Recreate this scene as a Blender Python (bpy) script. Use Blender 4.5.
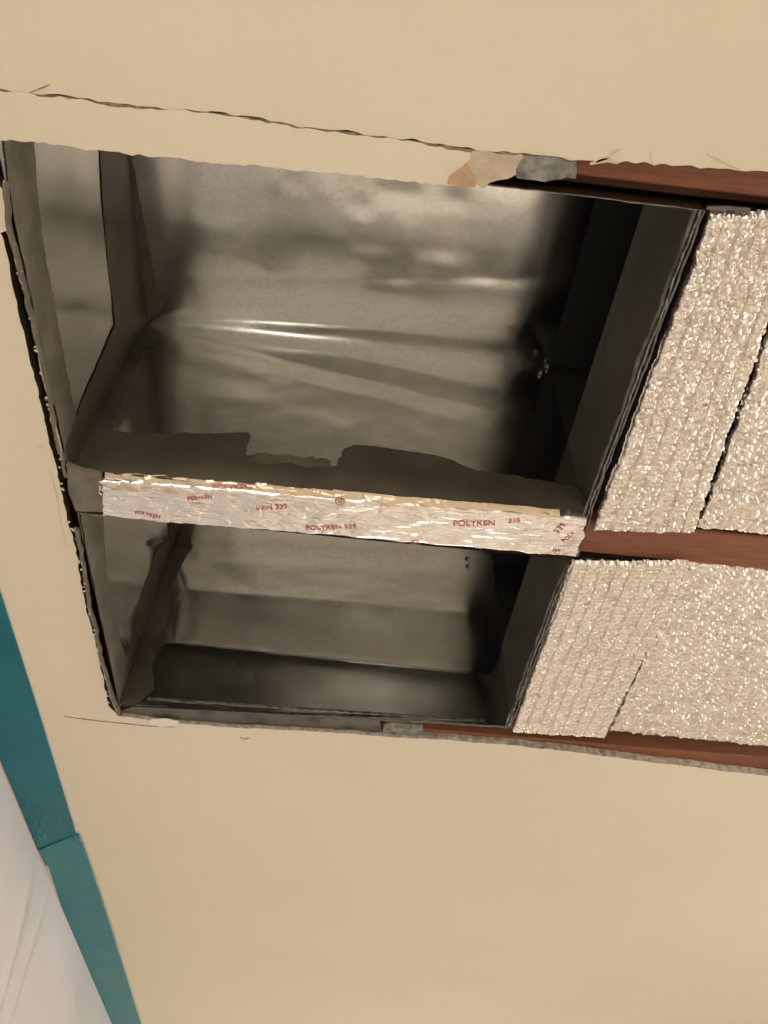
import bpy, bmesh, math, random
import numpy as np
from mathutils import Vector, Matrix
random.seed(7)
C = bpy.context.scene
for o in list(bpy.data.objects): bpy.data.objects.remove(o)

# ---------------------------------------------------------------- camera
F = 770.0
_y = np.array([-119.0, 866.0, 770.0]); _y /= np.linalg.norm(_y)      # room +Y in (right, down, forward)
_x = np.array([1.0, .097, -(_y[0] + .097*_y[1])/_y[2]]); _x /= np.linalg.norm(_x)
_z = np.cross(_x, _y)
R = np.array([_x, _y, _z])
CAM = np.array([0.0, 0.0, 1.72]); ZC = 2.40                          # eye height, ceiling height
cam = bpy.data.objects.new('camera', bpy.data.cameras.new('camera')); C.collection.objects.link(cam)
m = Matrix.Identity(4)
for i in range(3):
    m[i][0] = R[i][0]; m[i][1] = -R[i][1]; m[i][2] = -R[i][2]; m[i][3] = CAM[i]
cam.matrix_world = m
cam.data.sensor_fit = 'HORIZONTAL'; cam.data.sensor_width = 36; cam.data.lens = 36*F/768
cam.data.clip_start = .02
C.camera = cam

# ---------------------------------------------------------------- world, lamps, exposure
W = bpy.data.worlds.new('world'); C.world = W; W.use_nodes = True
W.node_tree.nodes['Background'].inputs[0].default_value = (.02, .018, .015, 1)
W.node_tree.nodes['Background'].inputs[1].default_value = 1.0
C.view_settings.view_transform = 'Standard'; C.view_settings.look = 'None'
C.view_settings.gamma = 1; C.view_settings.use_curve_mapping = False
C.view_settings.exposure = 0.33
def area(name, loc, target, size, power, col):
    l = bpy.data.lights.new(name, 'AREA'); l.shape = 'DISK'; l.size = size; l.energy = power; l.color = col
    o = bpy.data.objects.new(name, l); C.collection.objects.link(o); o.location = loc
    o.rotation_euler = (Vector(target) - Vector(loc)).to_track_quat('-Z', 'Y').to_euler()
    return o
area('side_room_fill', (1.9, 1.0, 2.34), (.45, .8, 0), 1.5, 80, (1, .95, .87))  # added unseen lamp, lights the floor that the metal reflects
area('far_room_fill', (.6, 4.2, 2.3), (.2, 2.6, 0), 1.0, 62, (1, .95, .87))  # added unseen lamp, evens out the far part of the ceiling
area('rear_lamp', (-.6, -1.5, 2.3), (-.2, -.5, 0), 1.2, 56, (1, .95, .87))
area('work_lamp', (-.35, -.9, 1.3), (.1, .8, 2.4), .25, 3.5, (1, .92, .80))
sp = bpy.data.objects.new('reading_lamp', bpy.data.lights.new('reading_lamp', 'SPOT')); C.collection.objects.link(sp)  # added spot, out of view; its floor pool brightens the duct reflection
sp.location = (1.5, .2, 1.5); sp.data.energy = 130; sp.data.color = (1, .87, .78); sp.data.spot_size = math.radians(32)
sp.data.spot_blend = .8; sp.data.shadow_soft_size = .06
sp.rotation_euler = (Vector((.50, 1.17, 0)) - sp.location).to_track_quat('-Z', 'Y').to_euler()

# ---------------------------------------------------------------- helpers
def cp(px, py, dz=0.0, zc=None):
    """point of the ceiling plane (raised by dz)"""
    d = R @ np.array([px-384.0, py-512.0, F]); h = ZC + dz - CAM[2]
    return Vector(CAM + d/d[2]*h)
def on_x(px, py, X):
    d = R @ np.array([px-384.0, py-512.0, F]); return Vector(CAM + d/d[0]*(X-CAM[0]))
def on_y(px, py, Y):
    d = R @ np.array([px-384.0, py-512.0, F]); return Vector(CAM + d/d[1]*(Y-CAM[1]))
def hsh(ix, iy, s):
    n = np.sin(ix*127.1 + iy*311.7 + s*74.7)*43758.5453
    return n - np.floor(n)
def noise(x, y, s=0):
    x = np.asarray(x, float); y = np.asarray(y, float)
    ix = np.floor(x); iy = np.floor(y); fx = x-ix; fy = y-iy
    fx = fx*fx*(3-2*fx); fy = fy*fy*(3-2*fy)
    a = hsh(ix, iy, s); b = hsh(ix+1, iy, s); c = hsh(ix, iy+1, s); d = hsh(ix+1, iy+1, s)
    return (a*(1-fx)+b*fx)*(1-fy) + (c*(1-fx)+d*fx)*fy
def fbm(x, y, s=0, o=3):
    r = 0; a = .5
    for k in range(o): r = r + a*noise(np.asarray(x)*2**k, np.asarray(y)*2**k, s+k*13); a *= .5
    return r
def facet(x, y, s=0):
    """crumpled look: distance ridges of jittered cells"""
    x = np.asarray(x, float); y = np.asarray(y, float)
    ix = np.floor(x); iy = np.floor(y); d1 = np.full(x.shape, 9.); val = np.zeros(x.shape)
    for i in (-1, 0, 1):
        for j in (-1, 0, 1):
            cx = ix+i; cy = iy+j
            px = cx+hsh(cx, cy, s); py = cy+hsh(cx, cy, s+5)
            dx = x-px; dy = y-py; d = dx*dx+dy*dy
            tilt = (hsh(cx, cy, s+9)-.5)*dx + (hsh(cx, cy, s+11)-.5)*dy
            k = d < d1; val = np.where(k, tilt*1.6+hsh(cx, cy, s+3)*.35, val); d1 = np.minimum(d, d1)
    return val
def link(name, me, mat, parent=None, smooth=False):
    if mat and not me.materials: me.materials.append(mat)
    o = bpy.data.objects.new(name, me); C.collection.objects.link(o)
    if parent: o.parent = parent; o.matrix_parent_inverse = Matrix.Translation(-parent.location)
    if smooth: me.polygons.foreach_set('use_smooth', [True]*len(me.polygons))
    return o
def mesh(verts, faces):
    me = bpy.data.meshes.new('m'); me.from_pydata([tuple(v) for v in verts], [], faces); me.update(); return me
def tag(o, label=None, cat=None, group=None, kind=None):
    if label: o['label'] = label
    if cat: o['category'] = cat
    if group: o['group'] = group
    if kind: o['kind'] = kind
    return o
def empty(name, loc):
    o = bpy.data.objects.new(name, None); C.collection.objects.link(o); o.location = loc; o.empty_display_size = .05
    return o
def box(name, lo, hi, mat, parent=None, bevel=0):
    bm = bmesh.new(); bmesh.ops.create_cube(bm, size=1)
    for v in bm.verts:
        v.co = Vector([(lo[i]+hi[i])/2 + v.co[i]*(hi[i]-lo[i]) for i in range(3)])
    if bevel: bmesh.ops.bevel(bm, geom=bm.edges[:], offset=bevel, segments=2, affect='EDGES')
    me = bpy.data.meshes.new(name); bm.to_mesh(me); bm.free(); return link(name, me, mat, parent)
PANELS = ('top_panel', 'far_side_panel', 'near_side_panel', 'end_panel', 'run_top_panel', 'run_far_panel', 'run_near_panel', 'run_bottom_panel', 'throat_panel')
def grid(nu, nv, fn, name, mat, parent=None, smooth=True, thick=0):
    """fn(U,V)->(X,Y,Z) arrays"""
    U, V = np.meshgrid(np.linspace(0, 1, nu+1), np.linspace(0, 1, nv+1))
    X, Y, Z = fn(U, V); co = np.stack([X, Y, Z], -1).reshape(-1, 3)
    i = np.arange(nu)[None, :] + (nu+1)*np.arange(nv)[:, None]
    fa = np.stack([i, i+1, i+nu+2, i+nu+1], -1).reshape(-1, 4)
    me = bpy.data.meshes.new(name); me.vertices.add(len(co)); me.vertices.foreach_set('co', co.astype(np.float32).ravel())
    me.loops.add(fa.size); me.loops.foreach_set('vertex_index', fa.ravel().astype(np.int32))
    me.polygons.add(len(fa)); me.polygons.foreach_set('loop_start', (np.arange(len(fa))*4).astype(np.int32))
    me.update(calc_edges=True); me.validate()
    o = link(name, me, mat, parent, smooth)
    if thick:
        s = o.modifiers.new('s', 'SOLIDIFY'); s.use_rim = name not in PANELS; s.thickness = abs(thick); s.offset = 1 if thick > 0 else -1
    return o
def bil(a, b, c, d, U, V):
    a, b, c, d = [np.array(p)[:, None, None] for p in (a, b, c, d)]
    return (a*(1-U)+b*U)*(1-V) + (d*(1-U)+c*U)*V
def panel(name, a, b, c, d, mat, parent, disp=None, nu=50, nv=36, thick=.0008):
    n = np.array((Vector(b)-Vector(a)).cross(Vector(d)-Vector(a)).normalized())[:, None, None]
    def fn(U, V):
        P = bil(a, b, c, d, U, V)
        if disp is not None: P = P + n*disp(U, V)
        return P
    return grid(nu, nv, fn, name, mat, parent, True, thick)
def rag(pts, step=.004, amp=.0008, s=0, closed=True):
    """resample a polyline of Vectors and roughen it in its own plane"""
    out = []; n = len(pts); acc = 0
    for i in range(n if closed else n-1):
        a = pts[i]; b = pts[(i+1) % n]; L = (b-a).length; k = max(1, int(L/step))
        k = min(k, 160)
        for j in range(k):
            t = j/k; p = a.lerp(b, t); q = acc+L*t
            if L > step*1.5:
                f = (float(noise(q/step*.45, s, 3))-.5)*2 + (float(noise(q/step*.12, s, 8))-.5)*2
                p = p + rag.perp(b-a)*f*amp
            out.append(p)
        acc += L
    if not closed: out.append(pts[-1])
    return out
def setplane(n):
    n = Vector(n)
    rag.perp = lambda e: e.cross(n).normalized() if e.length > 1e-9 else Vector((0, 0, 0))
setplane((0, 0, 1))
def slab(name, pts, direction, thick, mat, parent=None, holes=(), side=None, smooth=False, sub=0, bump=0):
    """polygon pts filled and extruded by direction*thick; side = material slot 1 for the cut edges"""
    bm = bmesh.new(); loops = []
    for lp in [pts]+list(holes):
        vs = [bm.verts.new(p) for p in lp]
        for i in range(len(vs)): bm.edges.new((vs[i], vs[(i+1) % len(vs)]))
    bmesh.ops.triangle_fill(bm, edges=bm.edges[:], use_beauty=True)
    base = bm.faces[:]
    ext = bmesh.ops.extrude_face_region(bm, geom=base)
    d = Vector(direction).normalized()*thick
    for v in [g for g in ext['geom'] if isinstance(g, bmesh.types.BMVert)]: v.co += d
    bmesh.ops.recalc_face_normals(bm, faces=bm.faces[:])
    if side:
        for f in bm.faces:
            if abs(f.normal.dot(d.normalized())) < .5: f.material_index = 1
    me = bpy.data.meshes.new(name); bm.to_mesh(me); bm.free()
    me.materials.append(mat)
    if side: me.materials.append(side)
    return link(name, me, None, parent, smooth)

# ---------------------------------------------------------------- materials
def mat(name, col, rough=.6, metal=0.0, bump=None, var=None, spec=.5, extra=None):
    """bump=(scale, strength, distance[, stretch xyz]); var=(scale, colour2, lo, hi)"""
    M = bpy.data.materials.new(name); M.use_nodes = True; N = M.node_tree.nodes; L = M.node_tree.links
    b = N['Principled BSDF']
    b.inputs['Base Color'].default_value = (*col, 1); b.inputs['Roughness'].default_value = rough
    b.inputs['Metallic'].default_value = metal; b.inputs['Specular IOR Level'].default_value = spec
    tc = N.new('ShaderNodeTexCoord')
    if var:
        t = N.new('ShaderNodeTexNoise'); t.inputs['Scale'].default_value = var[0]; t.inputs['Detail'].default_value = 6
        mp = N.new('ShaderNodeMapping'); L.new(tc.outputs['Object'], mp.inputs[0]); L.new(mp.outputs[0], t.inputs['Vector'])
        if len(var) > 4: mp.inputs['Scale'].default_value = var[4]
        r = N.new('ShaderNodeMapRange'); r.inputs[1].default_value = var[2]; r.inputs[2].default_value = var[3]
        L.new(t.outputs[0], r.inputs[0])
        mx = N.new('ShaderNodeMix'); mx.data_type = 'RGBA'
        mx.inputs[6].default_value = (*col, 1); mx.inputs[7].default_value = (*var[1], 1)
        L.new(r.outputs[0], mx.inputs[0]); L.new(mx.outputs[2], b.inputs['Base Color'])
    if bump:
        t = N.new('ShaderNodeTexNoise'); t.inputs['Scale'].default_value = bump[0]; t.inputs['Detail'].default_value = 5
        mp = N.new('ShaderNodeMapping'); L.new(tc.outputs['Object'], mp.inputs[0]); L.new(mp.outputs[0], t.inputs['Vector'])
        if len(bump) > 3: mp.inputs['Scale'].default_value = bump[3]
        bp = N.new('ShaderNodeBump'); bp.inputs['Strength'].default_value = bump[1]; bp.inputs['Distance'].default_value = bump[2]
        L.new(t.outputs[0], bp.inputs['Height']); L.new(bp.outputs[0], b.inputs['Normal'])
    if extra: extra(M, N, L, b, tc)
    return M
M_paint = mat('ceiling_paint', (.72, .645, .525), .9, 0, (60, .12, .002), (2.5, (.74, .67, .55), .3, .7), spec=.15)
M_gyp = mat('gypsum_edge', (.50, .45, .38), .95, 0, (300, .6, .002), (120, (.24, .20, .16), .35, .7))
M_tan = mat('torn_paper_tan', (.42, .27, .15), .9, 0, (250, .4, .001), (90, (.55, .38, .23), .3, .7))
M_pale = mat('bare_plaster', (.60, .50, .39), .9, 0, (150, .5, .001), (70, (.45, .36, .27), .35, .75))
M_greyp = mat('torn_grey_board', (.30, .29, .27), .95, 0, (160, 1, .002), (95, (.10, .10, .095), .38, .66))
M_wood = mat('red_brown_wood', (.25, .088, .038), .6, 0, (40, .35, .001, (2, 30, 30)), (22, (.17, .055, .024), .35, .7, (1, 14, 14)))
M_wood_dark = mat('dark_brown_wood', (.09, .025, .012), .75, 0, (40, .35, .001, (2, 30, 30)), (18, (.05, .015, .008), .35, .7, (1, 14, 14)))  # darker tone of the joist wood
M_floor = mat('pale_bounce_floor', (.62, .57, .50), .85, 0, (30, .3, .004), (3, (.56, .51, .44), .3, .7))  # unseen floor, kept pale to bounce lamp light up to the ceiling
M_wall = mat('room_wall', (.60, .55, .47), .8, 0, (80, .1, .002), (3, (.64, .58, .50), .3, .7))
def galv_extra(M, N, L, b, tc):
    t = N.new('ShaderNodeTexNoise'); t.inputs['Scale'].default_value = 9; t.inputs['Detail'].default_value = 7
    L.new(tc.outputs['Object'], t.inputs['Vector'])
    r = N.new('ShaderNodeMapRange'); r.inputs[1].default_value = .3; r.inputs[2].default_value = .7
    r.inputs[3].default_value = .13; r.inputs[4].default_value = .22
    L.new(t.outputs[0], r.inputs[0]); L.new(r.outputs[0], b.inputs['Roughness'])
M_galv = mat('galvanised_sheet', (.575, .57, .545), .3, 1, (7, .10, .004), (230, (.48, .475, .45), .45, .75), extra=galv_extra)
M_rim = mat('duct_rim_metal', (.16, .16, .155), .4, 1, (60, .4, .001), (60, (.10, .10, .10), .4, .65))
M_mastic = mat('duct_mastic', (.13, .115, .085), .45, .25, (70, .6, .0015, (1, 1, .25)), (14, (.085, .075, .054), .35, .65))
M_mastic2 = mat('duct_mastic_smear', (.17, .147, .11), .45, 0, (120, .6, .001), (30, (.11, .095, .068), .35, .65))
M_foil = mat('foil_facing', (.82, .77, .71), .37, 1, (350, .2, .0005), (60, (.72, .66, .60), .4, .7))
M_tapefoil = mat('foil_tape', (.84, .81, .78), .24, 1, (260, .35, .0006), (40, (.76, .72, .70), .4, .7))
M_ink = mat('red_ink', (.50, .10, .12), .5)
M_teal = mat('teal_tape', (.0, .125, .18), .42, 0, (50, .2, .001), (6, (.0, .165, .215), .35, .7), spec=.25)
M_teal2 = mat('teal_tape_faded', (.006, .165, .225), .42, 0, (50, .2, .001), (6, (.020, .20, .215), .35, .7), spec=.3)
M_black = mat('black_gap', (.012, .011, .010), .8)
def plast(M, N, L, b, tc):
    b.inputs['Transmission Weight'].default_value = 0
    tr = N.new('ShaderNodeBsdfTranslucent'); tr.inputs[0].default_value = (.80, .77, .77, 1)
    mx = N.new('ShaderNodeMixShader'); mx.inputs[0].default_value = .35
    L.new(b.outputs[0], mx.inputs[1]); L.new(tr.outputs[0], mx.inputs[2]); L.new(mx.outputs[0], N['Material Output'].inputs[0])
M_plastic = mat('milky_plastic', (.68, .67, .71), .12, 0, (5, .12, .006), extra=plast)
M_run_shade = mat('run_shade_black', (.010, .010, .008), .75, 0, (90, .5, .002))  # near-black colour stands for the darkness inside the duct run
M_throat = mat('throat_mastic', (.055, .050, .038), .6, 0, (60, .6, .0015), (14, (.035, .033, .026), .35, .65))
M_line = mat('scored_paper', (.20, .13, .08), .9, 0, None, (200, (.40, .33, .25), .4, .6))
M_screw = mat('screw_zinc', (.30, .29, .27), .4, 1)

S = ZC - CAM[2]                                                       # ceiling distance above the eye
XL, XR = -.478*S, .413*S                                              # duct opening left / right
Y1a, Y1b = .322*S, .858*S                                             # near duct
Y2a = .956*S; Y2L, Y2R = 1.548*S, 1.493*S                             # far duct (far wall slightly skewed)
HT = .52*S                                                            # duct depth
XE = 1.25                                                             # where the ducts run to
ZB = ZC + .002

# ---------------------------------------------------------------- room shell
floor = tag(box('floor', (-2.6, -2.4, -.1), (3.4, 4.6, 0), M_floor), kind='structure')
box('floor_dark_strip', (-1.5, 1.36, .0), (1.9, 1.62, .012), mat('reflection_strip_dark', (.05, .045, .035), .9), floor)  # added dark strip, unseen, shapes the dark reflection band in the duct
box('wall_left', (-2.7, -2.4, 0), (-2.6, 4.6, ZC), M_wall)['kind'] = 'structure'
box('wall_right', (3.4, -2.4, 0), (3.5, 4.6, ZC), M_wall)['kind'] = 'structure'
box('wall_back', (-2.7, -2.5, 0), (3.5, -2.4, ZC), M_wall)['kind'] = 'structure'
box('wall_front', (-2.7, 4.6, 0), (3.5, 4.7, ZC), M_wall)['kind'] = 'structure'

near_cut = [(0, 90), (60, 96), (120, 104), (190, 110), (256, 118), (310, 127), (370, 135), (430, 143), (466, 149), (512, 153), (575, 160), (640, 163), (700, 167), (768, 171)]
far_cut = [(768, 776), (700, 768), (640, 761), (575, 752), (510, 745), (440, 740), (380, 736), (300, 731), (220, 727), (160, 722), (118, 716)]
left_cut = [(109, 706), (100, 662), (90, 623), (80, 577), (73, 537), (62, 497), (53, 453), (37, 387), (26, 340), (14, 290), (4, 240), (0, 232), (9, 230), (7, 212), (2, 190)]
setplane((0, 0, 1))
hole = [Vector((-.515*S, .284*S, ZC))] + [cp(*p) for p in near_cut] + [Vector((XE+.1, .262*S, ZC)), Vector((XE+.1, 1.62*S, ZC))] \
     + [cp(*p) for p in far_cut] + [cp(*p) for p in left_cut] + [Vector((-.50*S, .37*S, ZC))]
hole = rag(hole, .0035, .0011, 1)
outer = [Vector(p) for p in ((-2.7, -2.5, ZC), (3.5, -2.5, ZC), (3.5, 4.7, ZC), (-2.7, 4.7, ZC))]
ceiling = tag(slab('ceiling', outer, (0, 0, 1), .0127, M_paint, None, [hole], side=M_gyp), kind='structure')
ceiling.data.materials.append(mat('gap_shade_edge', (.035, .028, .020), .95))  # left cut edge coloured near black to carry the gap's shade
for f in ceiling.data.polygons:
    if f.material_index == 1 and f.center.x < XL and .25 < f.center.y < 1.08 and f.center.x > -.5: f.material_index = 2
slab('cut_line', [cp(*p, .0008) for p in [(-40, 86)] + near_cut[:11] + [(575, 163), (512, 157), (466, 154), (430, 147), (370, 139), (310, 131), (256, 124), (190, 114), (120, 108), (60, 100), (-40, 92)]], (0, 0, 1), .002, M_line, ceiling)
# the deck above, so that nothing shines in from over the ceiling
box('upper_floor_deck', (-2.7, -2.5, ZC+.40), (3.5, 4.7, ZC+.42), M_wood_dark)
tag(bpy.data.objects['upper_floor_deck'], kind='structure')

# score marks and scuffs of the ceiling
def mark(pts, w, mt, nm='score_mark', dz=.0004):
    L = [cp(*p) for p in pts]; a = []; b = []
    for i, p in enumerate(L):
        t = (L[min(i+1, len(L)-1)] - L[max(i-1, 0)]).normalized(); n = Vector((-t.y, t.x, 0))
        k = w*(.35+.65*math.sin(math.pi*(i+.3)/(len(L)-.4)))*random.uniform(.7, 1.2)/2
        a.append(p+n*k); b.append(p-n*k)
    pl = a+b[::-1]
    for q in pl: q.z = ZC
    return slab(nm, pl, (0, 0, -1), dz, mt, ceiling)
M_faint = mat('faint_scuff', (.60, .53, .42), .9)
mark([(64, 716), (75, 718), (84, 719), (100, 721), (120, 723), (150, 726), (175, 727)], .0034, M_line)
mark([(29, 93), (36, 90), (44, 87), (50, 84)], .0012, M_line)
mark([(31, 103), (38, 107), (46, 113), (53, 119)], .0008, M_faint)
mark([(19, 126), (28, 127), (38, 129), (48, 131), (60, 133)], .0014, M_faint)
mark([(240, 737), (244, 739), (249, 738)], .0045, M_line)
mark([(38, 447), (41, 446), (44, 447)], .0025, M_faint)
mark([(50, 470), (56, 492), (60, 515), (66, 545)], .0012, M_faint)
mark([(651, 151), (650, 157), (652, 163), (655, 166)], .0014, M_faint)
mark([(596, 162), (606, 158), (614, 152), (620, 149)], .0035, M_faint, 'paper_scuff')
mark([(590, 164), (600, 161), (608, 160), (618, 163)], .004, M_faint, 'paper_scuff')
mark([(706, 154), (716, 159), (728, 165), (740, 170)], .0022, M_faint, 'paper_scuff')

# ---------------------------------------------------------------- drywall strip left along the near edge
strip = empty('drywall_strip', cp(230, 135, 0))
tag(strip, 'long painted drywall strip along the near edge of the ceiling opening, cut loose above', 'drywall')
top = [(-30, 90), (0, 92), (60, 97.5), (120, 106), (190, 112), (256, 121.5), (310, 129.5), (370, 137), (430, 145), (464, 151)]
bot = [(470, 152), (469, 160), (464, 166), (474, 182), (480, 188), (430, 184), (370, 178), (300, 170), (220, 162), (160, 157), (100, 150), (60, 145), (0, 140), (-30, 137)]
slab('painted_face', rag([cp(*p, -.0008) for p in top+bot], .0025, .0010, 4), (0, 0, 1), .012, M_paint, strip, side=M_gyp)
slab('torn_paper', rag([cp(*p, -.0012) for p in [(466, 164), (470, 172), (475, 180), (476, 187), (462, 187), (447, 184), (449, 176), (456, 170), (462, 167)]], .003, .0005, 5), (0, 0, -1), .0006, M_tan, strip)
def patch(name, px, mt, label, cat, dz, th, s):
    o = slab(name, rag([cp(*p, dz) for p in px], .003, .0012, s), (0, 0, 1), th, mt, None)
    return tag(o, label, cat)
patch('plaster_remnant', [(473, 152), (512, 154), (524, 157), (515, 175), (508, 179), (490, 183), (483, 188), (477, 187), (468, 171), (466, 160)], M_pale,
      'pale bare plaster patch between the long drywall strip and the grey torn board', 'plaster', -.0005, .011, 6)
patch('torn_board_remnant', [(524, 157), (545, 157), (578, 161), (578, 172), (576, 178), (560, 180), (545, 182), (530, 180), (517, 178), (516, 170)], M_greyp,
      'rough grey torn board remnant at the near edge, beside the bare brown joist', 'board remnant', -.001, .011, 9)
patch('torn_board_remnant', [(384, 724), (398, 723), (421, 726), (424, 731), (420, 735), (400, 735), (383, 733)], M_greyp,
      'small rough grey lump of board on the far joist below the far duct', 'board remnant', .006, .007, 10)
patch('plaster_remnant', [(151, 720), (165, 720), (178, 722), (176, 726), (160, 727), (150, 725)], mat('white_chip', (.78, .72, .62), .8),
      'small white plaster chip under the corner of the far duct', 'plaster', -.0015, .002, 11)

# ---------------------------------------------------------------- joists
def joist(name, ya, yb, x0, x1, zb, label, h=.33, mt=M_wood, cat='joist'):
    def prof(x, k): return .0012*(fbm(x*4, k*3.0, 2)-.45)
    nx = 60; v = []; f = []
    for i in range(nx+1):
        x = x0+(x1-x0)*i/nx
        for (y, z) in ((ya, ZC+h), (ya, zb+.002), (ya+.002, zb), (yb-.002, zb), (yb, zb+.002), (yb, ZC+h)):
            v.append((x, y+prof(x, y*5), z+(prof(x, 7)*1.0 if z < ZC+.2 else 0)))
    for i in range(nx):
        for j in range(5): f.append((i*6+j, i*6+j+1, (i+1)*6+j+1, (i+1)*6+j))
        f.append((i*6+5, i*6, (i+1)*6, (i+1)*6+5))
    f.append(tuple(range(6))); f.append(tuple(nx*6+k for k in range(6))[::-1])
    me = mesh(v, f); o = link(name, me, mt); return tag(o, label, cat)
zj = ZC + .0129
joist('wood_joist', .205*S, .303*S, -2.5, XE+.3, zj, 'red-brown wood joist bared along the near edge of the opening')
joist('wood_joist', .862*S+.0035, .945*S, XL-.002, XE+.3, zj-.004, 'red-brown wood joist running between the two rows of foil insulation')
joist('wood_joist', 1.535*S+.02, 1.64*S+.02, -2.5, XE+.3, zj, 'red-brown wood joist bared along the far edge below foil insulation')
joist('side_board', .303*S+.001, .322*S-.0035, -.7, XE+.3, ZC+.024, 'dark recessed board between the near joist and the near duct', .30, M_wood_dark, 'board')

# ---------------------------------------------------------------- sheet metal ducts
def line_d(x, y, a, b):
    """signed distance to line a-b, in the same units"""
    ax, ay = a; bx, by = b; L = math.hypot(bx-ax, by-ay)
    return ((bx-ax)*(y-ay) - (by-ay)*(x-ax))/L
def win(U, V, w=.32):
    e = np.clip(np.minimum(np.minimum(U, 1-U), np.minimum(V, 1-V))/w, 0, 1); return e*e*(3-2*e)
def wavy(s, amp=.0020, fx=5, fy=4): return lambda U, V: amp*(fbm(U*fx, V*fy, s)-.45)*2*win(U, V)
def duct(ya, ybL, ybR, label, s, roof_crease=None, wall_crease=None):
    D = empty('sheet_metal_duct', ((XL+XR)/2, (ya+ybL)/2, ZB)); tag(D, label, 'duct')
    zt = ZC+HT; k = (ybR-ybL)/(XR-XL); ybE = ybR + 0*k
    A = Vector
    def roof(U, V):
        d = wavy(s)(U, V)
        if roof_crease: d = d + roof_crease(U, V)*win(U, V, .10)
        return d
    def wall(U, V):
        d = wavy(s+20)(U, V)
        if wall_crease: d = d + wall_crease(U, V)*win(U, V, .10)
        return d
    # top, far side, near side, closed end
    panel('top_panel', A((XL, ya, zt)), A((XR, ya, zt)), A((XR, ybR, zt)), A((XL, ybL, zt)), M_galv, D, lambda U, V: -roof(U, V), 130, 90)
    panel('far_side_panel', A((XL, ybL, ZB)), A((XR, ybR, ZB)), A((XR, ybR, zt)), A((XL, ybL, zt)), M_galv, D, wall, 130, 90, -.0008)
    panel('near_side_panel', A((XL, ya, ZB)), A((XR, ya, ZB)), A((XR, ya, zt)), A((XL, ya, zt)), M_galv, D, wavy(s+5), 40, 24)
    panel('end_panel', A((XL, ya, ZB)), A((XL, ybL, ZB)), A((XL, ybL, zt)), A((XL, ya, zt)), M_galv, D, wavy(s+9), 40, 30, -.0008)
    # the run that goes on over the foil insulation
    zl = ZC+.16; yb = ybR; ye = ybE
    panel('run_top_panel', A((XR, ya, zt)), A((XE, ya, zt)), A((XE, ye, zt)), A((XR, yb, zt)), M_run_shade, D, wavy(s+3), 30, 14)
    panel('run_far_panel', A((XR, yb, zl)), A((XE, ye, zl)), A((XE, ye, zt)), A((XR, yb, zt)), M_run_shade, D, wavy(s+4), 30, 10, -.0008)
    panel('run_near_panel', A((XR, ya, zl)), A((XE, ya, zl)), A((XE, ya, zt)), A((XR, ya, zt)), M_run_shade, D, wavy(s+6), 30, 10)
    panel('run_bottom_panel', A((XR, ya, zl)), A((XE, ya, zl)), A((XE, ye, zl)), A((XR, yb, zl)), M_run_shade, D, wavy(s+7), 30, 10, -.0008)
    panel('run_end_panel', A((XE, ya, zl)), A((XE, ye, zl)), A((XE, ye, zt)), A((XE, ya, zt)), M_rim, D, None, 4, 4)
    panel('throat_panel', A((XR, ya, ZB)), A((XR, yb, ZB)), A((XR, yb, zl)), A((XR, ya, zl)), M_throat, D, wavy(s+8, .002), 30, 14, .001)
    return D
# cross-break creases of the near duct
c0 = 1.52
def fold(d, w, h): return h*np.exp(-np.abs(d)/w)
def tent(d, w, h): return h*np.clip(1-np.abs(d)/w, 0, 1)
def rc1(U, V):
    d = line_d(U, V, (0, .99), (1.0, .80)); return tent(d, .18, .0036)
def wc1(U, V):
    d = line_d(U, V, (0, 1.0), (.85, .86)); return tent(d, .16, .0034) - tent(line_d(U, V, (0, .97), (1, .55)), .12, .0022)
def rc2(U, V): return 0*U
def wc2(U, V):
    return fold(line_d(U, V, (0, .36), (1, .25)), .07, .0050) + fold(line_d(U, V, (0, .70), (1, .62)), .12, .0050)
duct1 = duct(Y1a, Y1b, Y1b, 'near galvanised duct cavity, the larger opening above the foil-taped divider', 1, rc1, wc1)
duct2 = duct(Y2a, Y2L, Y2R, 'far galvanised duct cavity, the smaller opening below the foil-taped divider', 31, rc2, wc2)

# metal rims and flanges
def strip3(name, pts, w, h, mt, parent, off=0.0, amp=.0006, s=0):
    """ragged upright lip following pts: width w (towards +x side), hanging h below ZB"""
    P = rag(pts, .006, amp, s, closed=False); v = []; f = []
    for i, p in enumerate(P):
        t = (P[min(i+1, len(P)-1)]-P[max(i-1, 0)]).normalized(); n = Vector((-t.y, t.x, 0))
        ww = w*(.85+.3*random.random()); hh = h*(.8+.4*random.random())
        p = p + n*off
        for q, z in ((p, 0), (p, -hh), (p+n*ww, -hh), (p+n*ww, 0)): v.append((q.x, q.y, p.z+z))
    k = len(P)
    for i in range(k-1):
        for j in range(4): f.append((i*4+j, i*4+(j+1) % 4, (i+1)*4+(j+1) % 4, (i+1)*4+j))
    f += [(3, 2, 1, 0), tuple((k-1)*4+j for j in range(4))]
    return link(name, mesh(v, f), mt, parent)
zr = .006
r1 = [(703, 208), (672, 290), (640, 376), (608, 462), (592, 505), (577, 553)]
r2 = [(572, 562), (556, 600), (536, 655), (521, 695), (511, 724)]
M_bright = mat('bright_rim_edge', (.25, .245, .23), .45, 1, (80, .3, .001), (90, (.12, .12, .11), .42, .6))
for D, r, s in ((duct1, r1, 1), (duct2, r2, 2)):
    P = [cp(*p, zr) for p in r]
    strip3('rim_lip', P, .0022, .006, M_rim, D, -.0005, .0007, s)
    strip3('rim_lip', P, .0018, .007, M_bright, D, -.0032 if 0 else .0035, .0007, s+5)
    strip3('rim_gap', P, .0018, .003, M_black, D, .0018, .0002, s+9)
    strip3('rim_lip', P, .0030, .004, M_rim, D, .0056, .0009, s+14)
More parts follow.
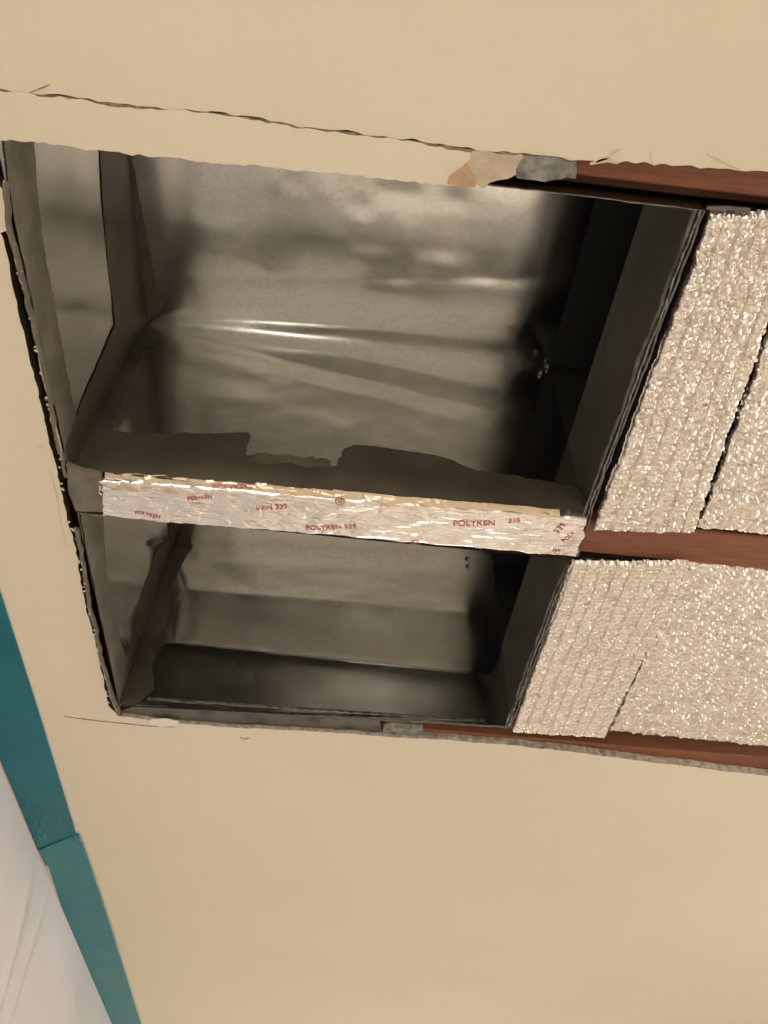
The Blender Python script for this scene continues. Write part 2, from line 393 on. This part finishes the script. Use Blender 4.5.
strip3('rim_tab', [cp(580, 559, .004), cp(610, 561, .004), cp(642, 565, .004)], .006, .002, M_rim, duct2, -.003, .0006, 44)
# near-side rim of near duct
strip3('rim_edge', [Vector((x, Y1a-.0012, ZB+.001)) for x in (.08, .15, .22, XR)], .0009, .003, M_bright, duct1, 0, .0003, 4)
tagp = strip3('loose_tab', [cp(706, 205, .003), cp(728, 205, .003), cp(750, 207, .003)], .003, .003, M_rim, duct1, 0, .0004, 5)
# far-side flange of far duct: two stepped channels and a flat band on the joist
strip3('flange_lip', [cp(148, 697, .010), cp(300, 707, .010), cp(420, 715, .010), cp(508, 721, .010)], .0022, .004, M_bright, duct2, 0, .0003, 6)
strip3('flange_lip', [cp(136, 702, .008), cp(300, 712, .008), cp(420, 718, .008), cp(510, 724, .008)], .006, .003, M_rim, duct2, .002, .0003, 7)
slab('flange_band', rag([cp(*p, .007) for p in [(118, 711), (140, 705), (250, 712), (380, 719), (382, 733), (300, 730), (200, 724), (122, 715)]], .006, .0006, 8), (0, 0, 1), .003,
     mat('flange_grey', (.13, .125, .11), .5, .3, (60, .3, .001), (25, (.06, .055, .045), .5, .65)), duct2)

# mastic brushed along the seams
def onplane_slab(name, pts, fn, n, thick, mt, parent, s, amp=.0015, step=.005):
    q = [fn(*p) for p in pts]; yl, yh = (Y1a, Y1b) if parent is duct1 else (Y2a, Y2L)
    for v in q:
        v.z = min(max(v.z, ZB+.001), ZC+HT-.001) if n[2] == 0 else v.z
        if n[1] == 0: v.y = min(max(v.y, yl+.001), yh-.001)
        if n[0] == 0: v.x = min(max(v.x, XL+.001), XR-.001)
    q = [v + Vector(n)*(.00005*(s % 8)) for v in q]
    setplane(n); P = rag(q, step, amp, s); setplane((0, 0, 1))
    o = slab(name, P, n, thick, mt, parent); return o
e = .0003
LW = lambda px, py: on_x(px, py, XL+e)
W1 = lambda px, py: on_y(px, py, Y1b-e)
def W2(px, py):
    # skewed far wall of the far duct
    d = R @ np.array([px-384.0, py-512.0, F]); k = (Y2R-Y2L)/(XR-XL)
    t = (Y2L-e - CAM[1] + k*(CAM[0]-XL))/(d[1]-k*d[0]); return Vector(CAM+d*t)
RF = lambda px, py: cp(px, py, HT-e)
XN, YN, ZN = (1, 0, 0), (0, -1, 0), (0, 0, -1)
# near duct
onplane_slab('mastic_band', [(2, 128), (33, 128), (37, 200), (46, 260), (58, 330), (72, 400), (80, 440), (66, 468), (50, 400), (36, 335), (20, 265), (8, 205)], LW, XN, .0006, M_mastic2, duct1, 21)
onplane_slab('mastic_band', [(98, 120), (127, 120), (129, 160), (133, 215), (141, 275), (147, 321), (125, 361), (98, 412), (67, 467), (60, 455), (70, 432), (80, 405), (97, 366), (115, 325), (108, 268), (102, 200)], LW, XN, .0006, M_mastic, duct1, 22)


onplane_slab('mastic_band', [(149, 323), (154, 330), (158, 340), (154, 348), (146, 346), (140, 360), (126, 395), (118, 415), (110, 420), (113, 432), (140, 434), (200, 434), (248, 432), (252, 437), (246, 455), (335, 466), (345, 448), (356, 445), (400, 449), (450, 460), (480, 472), (540, 480), (590, 490), (586, 512), (480, 504), (300, 490), (180, 482), (70, 472), (69, 467), (98, 414), (126, 363)], W1, YN, .0007, M_mastic, duct1, 26, .0016, .003)
onplane_slab('mastic_smear', [(131, 150), (150, 250), (160, 300), (172, 292), (176, 297), (165, 308), (152, 318), (147, 312), (140, 255)], RF, ZN, .0006, M_mastic, duct1, 24, .001, .004)
onplane_slab('mastic_smear', [(256, 452), (290, 456), (330, 462), (330, 467), (290, 465), (250, 461)], W1, YN, .0008, M_mastic2, duct1, 27, .003, .003)
# far duct
onplane_slab('mastic_band', [(80, 515), (102, 518), (106, 570), (114, 620), (124, 655), (128, 690), (116, 706), (108, 672), (98, 625), (88, 570)], LW, XN, .0006, M_mastic2, duct2, 31)
onplane_slab('mastic_band', [(175, 536), (155, 597), (134, 658), (118, 704), (115, 698), (119, 672), (131, 640), (143, 590), (156, 550), (168, 536)], LW, XN, .0006, M_mastic, duct2, 32)
onplane_slab('mastic_band', [(178, 536), (186, 534), (194, 540), (192, 548), (184, 560), (176, 575), (171, 605), (165, 630), (161, 645), (152, 664), (154, 690), (140, 702), (120, 705), (136, 658), (157, 597)], W2, YN, .0007, M_mastic, duct2, 33, .0016, .003)
onplane_slab('mastic_smear', [(164, 640), (172, 634), (178, 638), (174, 646), (176, 654), (166, 658), (160, 652)], W2, YN, .001, M_mastic, duct2, 34, .0022, .003)
for D, ya_, yb_ in ((duct1, Y1a, Y1b), (duct2, Y2a, Y2L)):
    box('mastic_fillet', (XL, yb_-.005, ZB), (XL+.0045, yb_, ZC+HT), M_mastic, D, .001)
    box('mastic_fillet', (XL, ya_, ZC+HT-.0045), (XL+.0045, yb_, ZC+HT), M_mastic, D, .001)
# smear bridging the divider, at the left end of the foil tape
slab('mastic_patch', rag([cp(*p, -.0035) for p in [(66, 464), (84, 471), (101, 475), (104, 490), (103, 513), (84, 512), (75, 511), (70, 495)]], .004, .001, 41), (0, 0, 1), .006, M_mastic2, duct1)
# rubble bead on the left rims
for D, r, s in ((duct1, [(4, 180), (9, 225), (22, 280), (34, 330), (46, 387), (60, 450), (65, 474)], 51), (duct2, [(75, 527), (79, 545), (88, 597), (98, 645), (110, 695), (118, 712)], 52)):
    strip3('rim_sealant', [cp(*p, .003) for p in r][::-1], .0035, .006, M_mastic2, D, .0012, .0012, s)
    strip3('rim_edge', [cp(*p, .001) for p in r][::-1], .0009, .003, M_pale, D, .0002, .0008, s+1)

# crumbs of plaster along the left rim
crumb = []
rnd = random.Random(5)
cb = bmesh.new()
for i in range(60):
    t = rnd.random(); px = 14+t*100; py = 230+t*478 + rnd.uniform(-4, 4)
    px = np.interp(py, [230, 327, 387, 453, 497, 537, 567, 600, 650, 700], [10, 33, 45, 60, 64, 75, 82, 88, 99, 109]) + rnd.uniform(-2, .5)
    p = cp(px, py, -.001); r = rnd.uniform(.0005, .0016)
    mm = Matrix.Translation(p) @ Matrix.Rotation(rnd.random()*3, 4, 'Z') @ Matrix.Diagonal((r, r*rnd.uniform(1, 3), r, 1))
    bmesh.ops.create_icosphere(cb, subdivisions=1, radius=1, matrix=mm)
me = bpy.data.meshes.new('c'); cb.to_mesh(me); cb.free()
tag(link('plaster_crumbs', me, mat('crumb', (.62, .56, .46), .9), ceiling), kind='stuff')

# screws with washers at the far top corners
def screw(p, n, parent):
    bm = bmesh.new(); rot = Vector((0, 0, 1)).rotation_difference(Vector(n)).to_matrix().to_4x4()
    mt_ = Matrix.Translation(p) @ rot
    bmesh.ops.create_cone(bm, segments=16, radius1=.0042, radius2=.0036, depth=.0016, cap_ends=True, matrix=mt_)
    bmesh.ops.create_cone(bm, segments=6, radius1=.0028, radius2=.0026, depth=.0040, cap_ends=True, matrix=mt_ @ Matrix.Translation((0, 0, .0022)))
    me = bpy.data.meshes.new('s'); bm.to_mesh(me); bm.free(); return link('screw', me, M_screw, parent)
screw(on_y(541, 373, Y1b-.002), YN, duct1); screw(on_y(548, 367, Y1b-.002), YN, duct1)
screw(W2(467, 566), YN, duct2); screw(W2(474, 561), YN, duct2)
# small bent metal tab in the far duct corner
slab('metal_tab', [LW(150, 541), LW(160, 537), LW(158, 542), LW(149, 546)], XN, .006, M_bright, duct2)

# ---------------------------------------------------------------- foil tape over the divider
def f_h(x, y):
    """how far the foil stands proud (down) of its seat"""
    long = .0012*(fbm(x*9, y*210, 3)-.45)*2
    cr = .0034*facet(x*55, y*110, 4) * (0.35+.65*np.clip(1-(x+.28)/.30, 0, 1)) + .0007*facet(x*60+3, y*210, 8)
    dg = .0012*np.abs(np.sin((x*.9+y)*38+2*noise(x*14, y*14, 2)))**8
    return long + cr + dg
fa, fb, fc, fd = cp(102, 478, -.002), cp(589, 518, -.002), cp(577, 558, -.002), cp(102, 517, -.002)
tape = empty('foil_tape', (fa+fc)/2); tag(tape, 'crumpled silver foil tape printed in red, covering the divider between the ducts', 'foil tape')
def ft(U, V):
    e0 = .012*(noise(V*9, 0, 5)-.5); e1 = .01*(noise(V*7, 3, 5)-.5)
    v0 = .04*(noise(U*40, 1, 2)-.5); v1 = .04*(noise(U*40, 7, 2)-.5)
    P = bil(fa, fb, fc, fd, U*(1+e1-e0)+e0, V*(1+v1-v0)+v0)
    z = -f_h(P[0], P[1]) + .012*(np.clip(.06-V, 0, 1)/.06)**2 + .010*(np.clip(V-.95, 0, 1)/.05)**2
    P[2] = P[2]+z; return P
grid(560, 80, ft, 'foil_strip', M_tapefoil, tape, True, 0)
# second, narrower lap along the near edge
def ft2(U, V):
    a, b, c, d = cp(104, 474, -.001), cp(560, 512, -.001), cp(560, 518, -.001), cp(104, 488, -.001)
    P = bil(a, b, c, d, U, V+.06*(noise(U*30, 2, 9)-.5)); P[2] = P[2] - .0004 - f_h(P[0]-.05, P[1]+.2)*1.1 + .006*(1-V)**2; return P
grid(400, 24, ft2, 'foil_lap', mat('foil_tape_warm', (.66, .55, .42), .28, 1, (260, .3, .0006)), tape, True, 0)
def printed(txt, px, py, size, ang, flip=1):
    cu = bpy.data.curves.new('t', 'FONT'); cu.body = txt; cu.size = size; cu.align_x = 'CENTER'; cu.align_y = 'CENTER'; cu.offset = .00018
    to = bpy.data.objects.new('t', cu); C.collection.objects.link(to)
    me = bpy.data.meshes.new_from_object(to.evaluated_get(bpy.context.evaluated_depsgraph_get())); bpy.data.objects.remove(to)
    bm = bmesh.new(); bm.from_mesh(me)
    bmesh.ops.triangulate(bm, faces=bm.faces[:])
    bmesh.ops.subdivide_edges(bm, edges=[e_ for e_ in bm.edges if e_.calc_length() > .002], cuts=1)
    c = cp(px, py, -.002)
    # seen from below: text x -> +X, text up -> -Y
    ca, sa = math.cos(ang), math.sin(ang)
    for v in bm.verts:
        x, y = v.co.x, v.co.y; x, y = x*ca-y*sa, x*sa+y*ca
        X, Y = c.x+x, c.y-y
        v.co = Vector((X, Y, c.z-float(f_h(np.array(X), np.array(Y)))-.0005))
    bm.to_mesh(me); bm.free(); link('printed_word', me, M_ink, tape)
printed('POLYKEN', 232, 487, .0105, math.radians(8))
printed('KEN 339', 272, 507, .0100, math.radians(12))
printed('POLYKEN 339', 331, 527, .0100, math.radians(10))
printed('POLYKEN', 474, 523, .0115, math.radians(10))
printed('339', 514, 520, .0095, math.radians(8))
printed('POLYKEN', 148, 514, .0070, math.radians(-4))
printed('339', 560, 528, .0110, math.radians(65))
printed('POLY', 568, 536, .0080, math.radians(60))
printed('339', 556, 550, .0070, math.radians(-5))
printed('POLYKEN', 200, 497, .0070, math.radians(15))
def ring(px, py, r):
    c = cp(px, py, -.002); v = []; f = []; n = 28
    for i in range(n):
        a = 2*math.pi*i/n
        for rr in (r, r*.78):
            X, Y = c.x+rr*math.cos(a), c.y+rr*math.sin(a); v.append((X, Y, c.z-float(f_h(np.array(X), np.array(Y)))-.0005))
    for i in range(n): j = (i+1) % n; f.append((2*i, 2*i+1, 2*j+1, 2*j))
    for k in (-.35, 0, .35):
        b = len(v)
        for dx, dy in ((-.5*r, k*r-.07*r), (.5*r, k*r-.07*r), (.5*r, k*r+.07*r), (-.5*r, k*r+.07*r)):
            X, Y = c.x+dx, c.y+dy; v.append((X, Y, c.z-float(f_h(np.array(X), np.array(Y)))-.0006))
        f.append((b, b+1, b+2, b+3))
    link('printed_emblem', mesh(v, f), M_ink, tape)
ring(340, 501, .0055); ring(415, 543, .0052)

# ---------------------------------------------------------------- foil faced insulation
def wrap(label, a, b, c, d, s, ribs, pitch, nu, nv, zoff=.004, rag_amt=.006, amp=1.0, name='foil_insulation'):
    """quad of ceiling points; ribs 'v' run a->d, 'u' run a->b"""
    a, b, c, d = [Vector(p) for p in (a, b, c, d)]
    Lu = ((b-a).length+(c-d).length)/2; Lv = ((d-a).length+(c-b).length)/2
    def fn(U, V):
        u0 = rag_amt/Lu*(fbm(V*Lv/.012, 0, s)-.45)*2; u1 = rag_amt/Lu*(fbm(V*Lv/.012, 5, s)-.45)*2
        v0 = rag_amt/Lv*(fbm(U*Lu/.012, 9, s)-.45)*2; v1 = rag_amt/Lv*(fbm(U*Lu/.012, 14, s)-.45)*2
        P = bil(a, b, c, d, U*(1+u1-u0)+u0, V*(1+v1-v0)+v0)
        x = U*Lu; y = V*Lv
        if ribs == 'u': x, y = y, x
        xw = x + .0025*(fbm(x*14, y*7, s+1)-.45)*2; yw = y + .003*(noise(x*60, y*50, s+2)-.5)
        r = xw/pitch; groove = np.exp(-np.abs(r-np.round(r))*pitch/.0011)             # long folded grooves
        bp = .0092; bj = np.floor(yw/(bp*.80)); bu = xw/bp + .5*(bj % 2); bi = np.floor(bu)
        fu = bu-bi-.5; fv = yw/(bp*.80)-bj-.5                                          # staggered bubbles
        rr = fu*fu*3.2 + fv*fv*3.2; rnd_ = hsh(bi, bj, s+6)
        bub = np.sqrt(np.clip(1-rr, 0, 1))*(.45+.75*rnd_) - .25*np.exp(-((fu-.1)**2+(fv+.05)**2)/.02)*(rnd_ > .5)
        h = .0019*bub*amp - .0034*groove + .0022*facet(x*125, y*125, s+4)*amp + .0012*facet(x*60, y*70, s+8)*amp + .005*(fbm(x*8, y*8, s+5)-.45)
        ed = np.minimum(U*Lu + .0015, np.minimum(V, 1-V)*Lv)
        z = -h + .005*np.clip(1-ed/.006, 0, 1)**2
        P[2] = P[2] + z + zoff; return P
    o = grid(nu, nv, fn, name, M_foil, None, True, 0)
    return tag(o, label, 'insulation', 'foil insulation pieces beside the ducts')
k = 0
wrap('narrow foil insulation strip beside the near duct, its ribs running lengthwise', cp(712, 212), cp(808, 212), cp(692, 536), cp(592, 531), 3, 'v', .0175, 170, 460, .001, .0022, 1.25)
wrap('crinkled foil insulation piece at the right edge, behind the near strip and its dark gap', cp(818, 212), Vector((.98, .30*S, ZC)), Vector((.98, .86*S, ZC)), cp(699, 534), 8, 'u', .040, 480, 360, .010, .004, 1.3)
wrap('narrow bright foil insulation strip beside the far duct with close straight ribs', cp(573, 563, -.004), cp(690, 563, -.004), cp(603, 739, -.004), cp(512, 733, -.004), 5, 'v', .0185, 190, 460, .001, .0018, .95)
wrap('wide foil insulation piece at the far right with crosswise ribs', cp(688, 566), Vector((1.02, .965*S, ZC)), Vector((1.02, 1.52*S, ZC)), cp(611, 738), 12, 'u', .036, 520, 400, .012, .003, 1.3)
# black box added behind the gaps, standing for their shade
box('gap_backing', (XR+.012, .325*S, ZC+.022), (XE, .855*S, ZC+.15), M_black)
tag(bpy.data.objects['gap_backing'], 'added black backing seen through the gap between the near foil pieces', 'insulation')

# ---------------------------------------------------------------- teal tape and plastic sheet
def tstrip(label, px, s, dz):
    """px = list of (left, right) pixel pairs across the tape"""
    Ls = [cp(*l, dz) for l, r in px]; Rs = [cp(*r, dz) for l, r in px]
    ts = np.linspace(0, 1, len(px))
    def fn(U, V):
        out = []
        for k in range(3):
            l = np.interp(V, ts, [p[k] for p in Ls]); r = np.interp(V, ts, [p[k] for p in Rs]); out.append(l*(1-U)+r*U)
        out[2] = out[2] - .0012*fbm(out[0]*30, out[1]*12, s) - .003*np.clip(fbm(out[0]*26, out[1]*9, s+3)-.55, 0, 1)*6*.3
        g = np.exp(-((out[1]-1.47)/.10)**2)
        out[2] = out[2] - .0022*g*np.abs(np.sin(out[0]*260+out[1]*60+4*noise(out[0]*60, out[1]*30, s)))**4*noise(out[0]*70, out[1]*40, s+1)
        return np.array(out)
    o = grid(40, 160, fn, 'masking_tape', M_teal, None, True, .0004)
    return tag(o, label, 'tape')
tstrip('teal masking tape on the ceiling at the left edge, the upper length nearest the duct', [((-60, 640), (-60, 412)), ((0, 760), (0, 590)), ((22, 812), (40, 715)), ((36, 846), (76, 832)), ((46, 866), (80, 846))], 3, -.0008)
tape_low = tstrip('teal masking tape on the ceiling at the bottom left, the lower overlapping length', [((38, 850), (79, 833)), ((49, 868), (86, 852)), ((61, 905), (99, 890)), ((77, 945), (113, 933)), ((108, 1024), (141, 1024)), ((150, 1150), (182, 1150))], 9, -.0022)
tape_low.data.materials[0] = M_teal2
# plastic hangs from under the tape
pl0 = cp(-80, 600); pl1 = cp(165, 1180)
xp = (cp(38, 848).x + cp(105, 1024).x)/2 + .020
def pf(U, V):
    y = .45 + U*2.9; z = ZC-.0045 - V*2.34
    a = np.clip(V*14, 0, 1)
    x = xp - .008 + .035*a*(fbm(y*2.2+V*1.2, V*.8, 4, 2)-.45)*2 + .006*a*np.sin(y*9+3*noise(y*1.5, V*2, 3)+V*3) - .02*V
    x = x + .007*a*np.exp(-((y-1.56-V*1.2)/.03)**2) + .006*a*np.exp(-np.abs(y-1.72-V*.7)/.015)
    return np.array([x, y, z])
tag(grid(300, 160, pf, 'plastic_sheet', M_plastic, None, True, 0), 'milky plastic dust sheet hanging from the ceiling at the bottom left', 'plastic sheet')
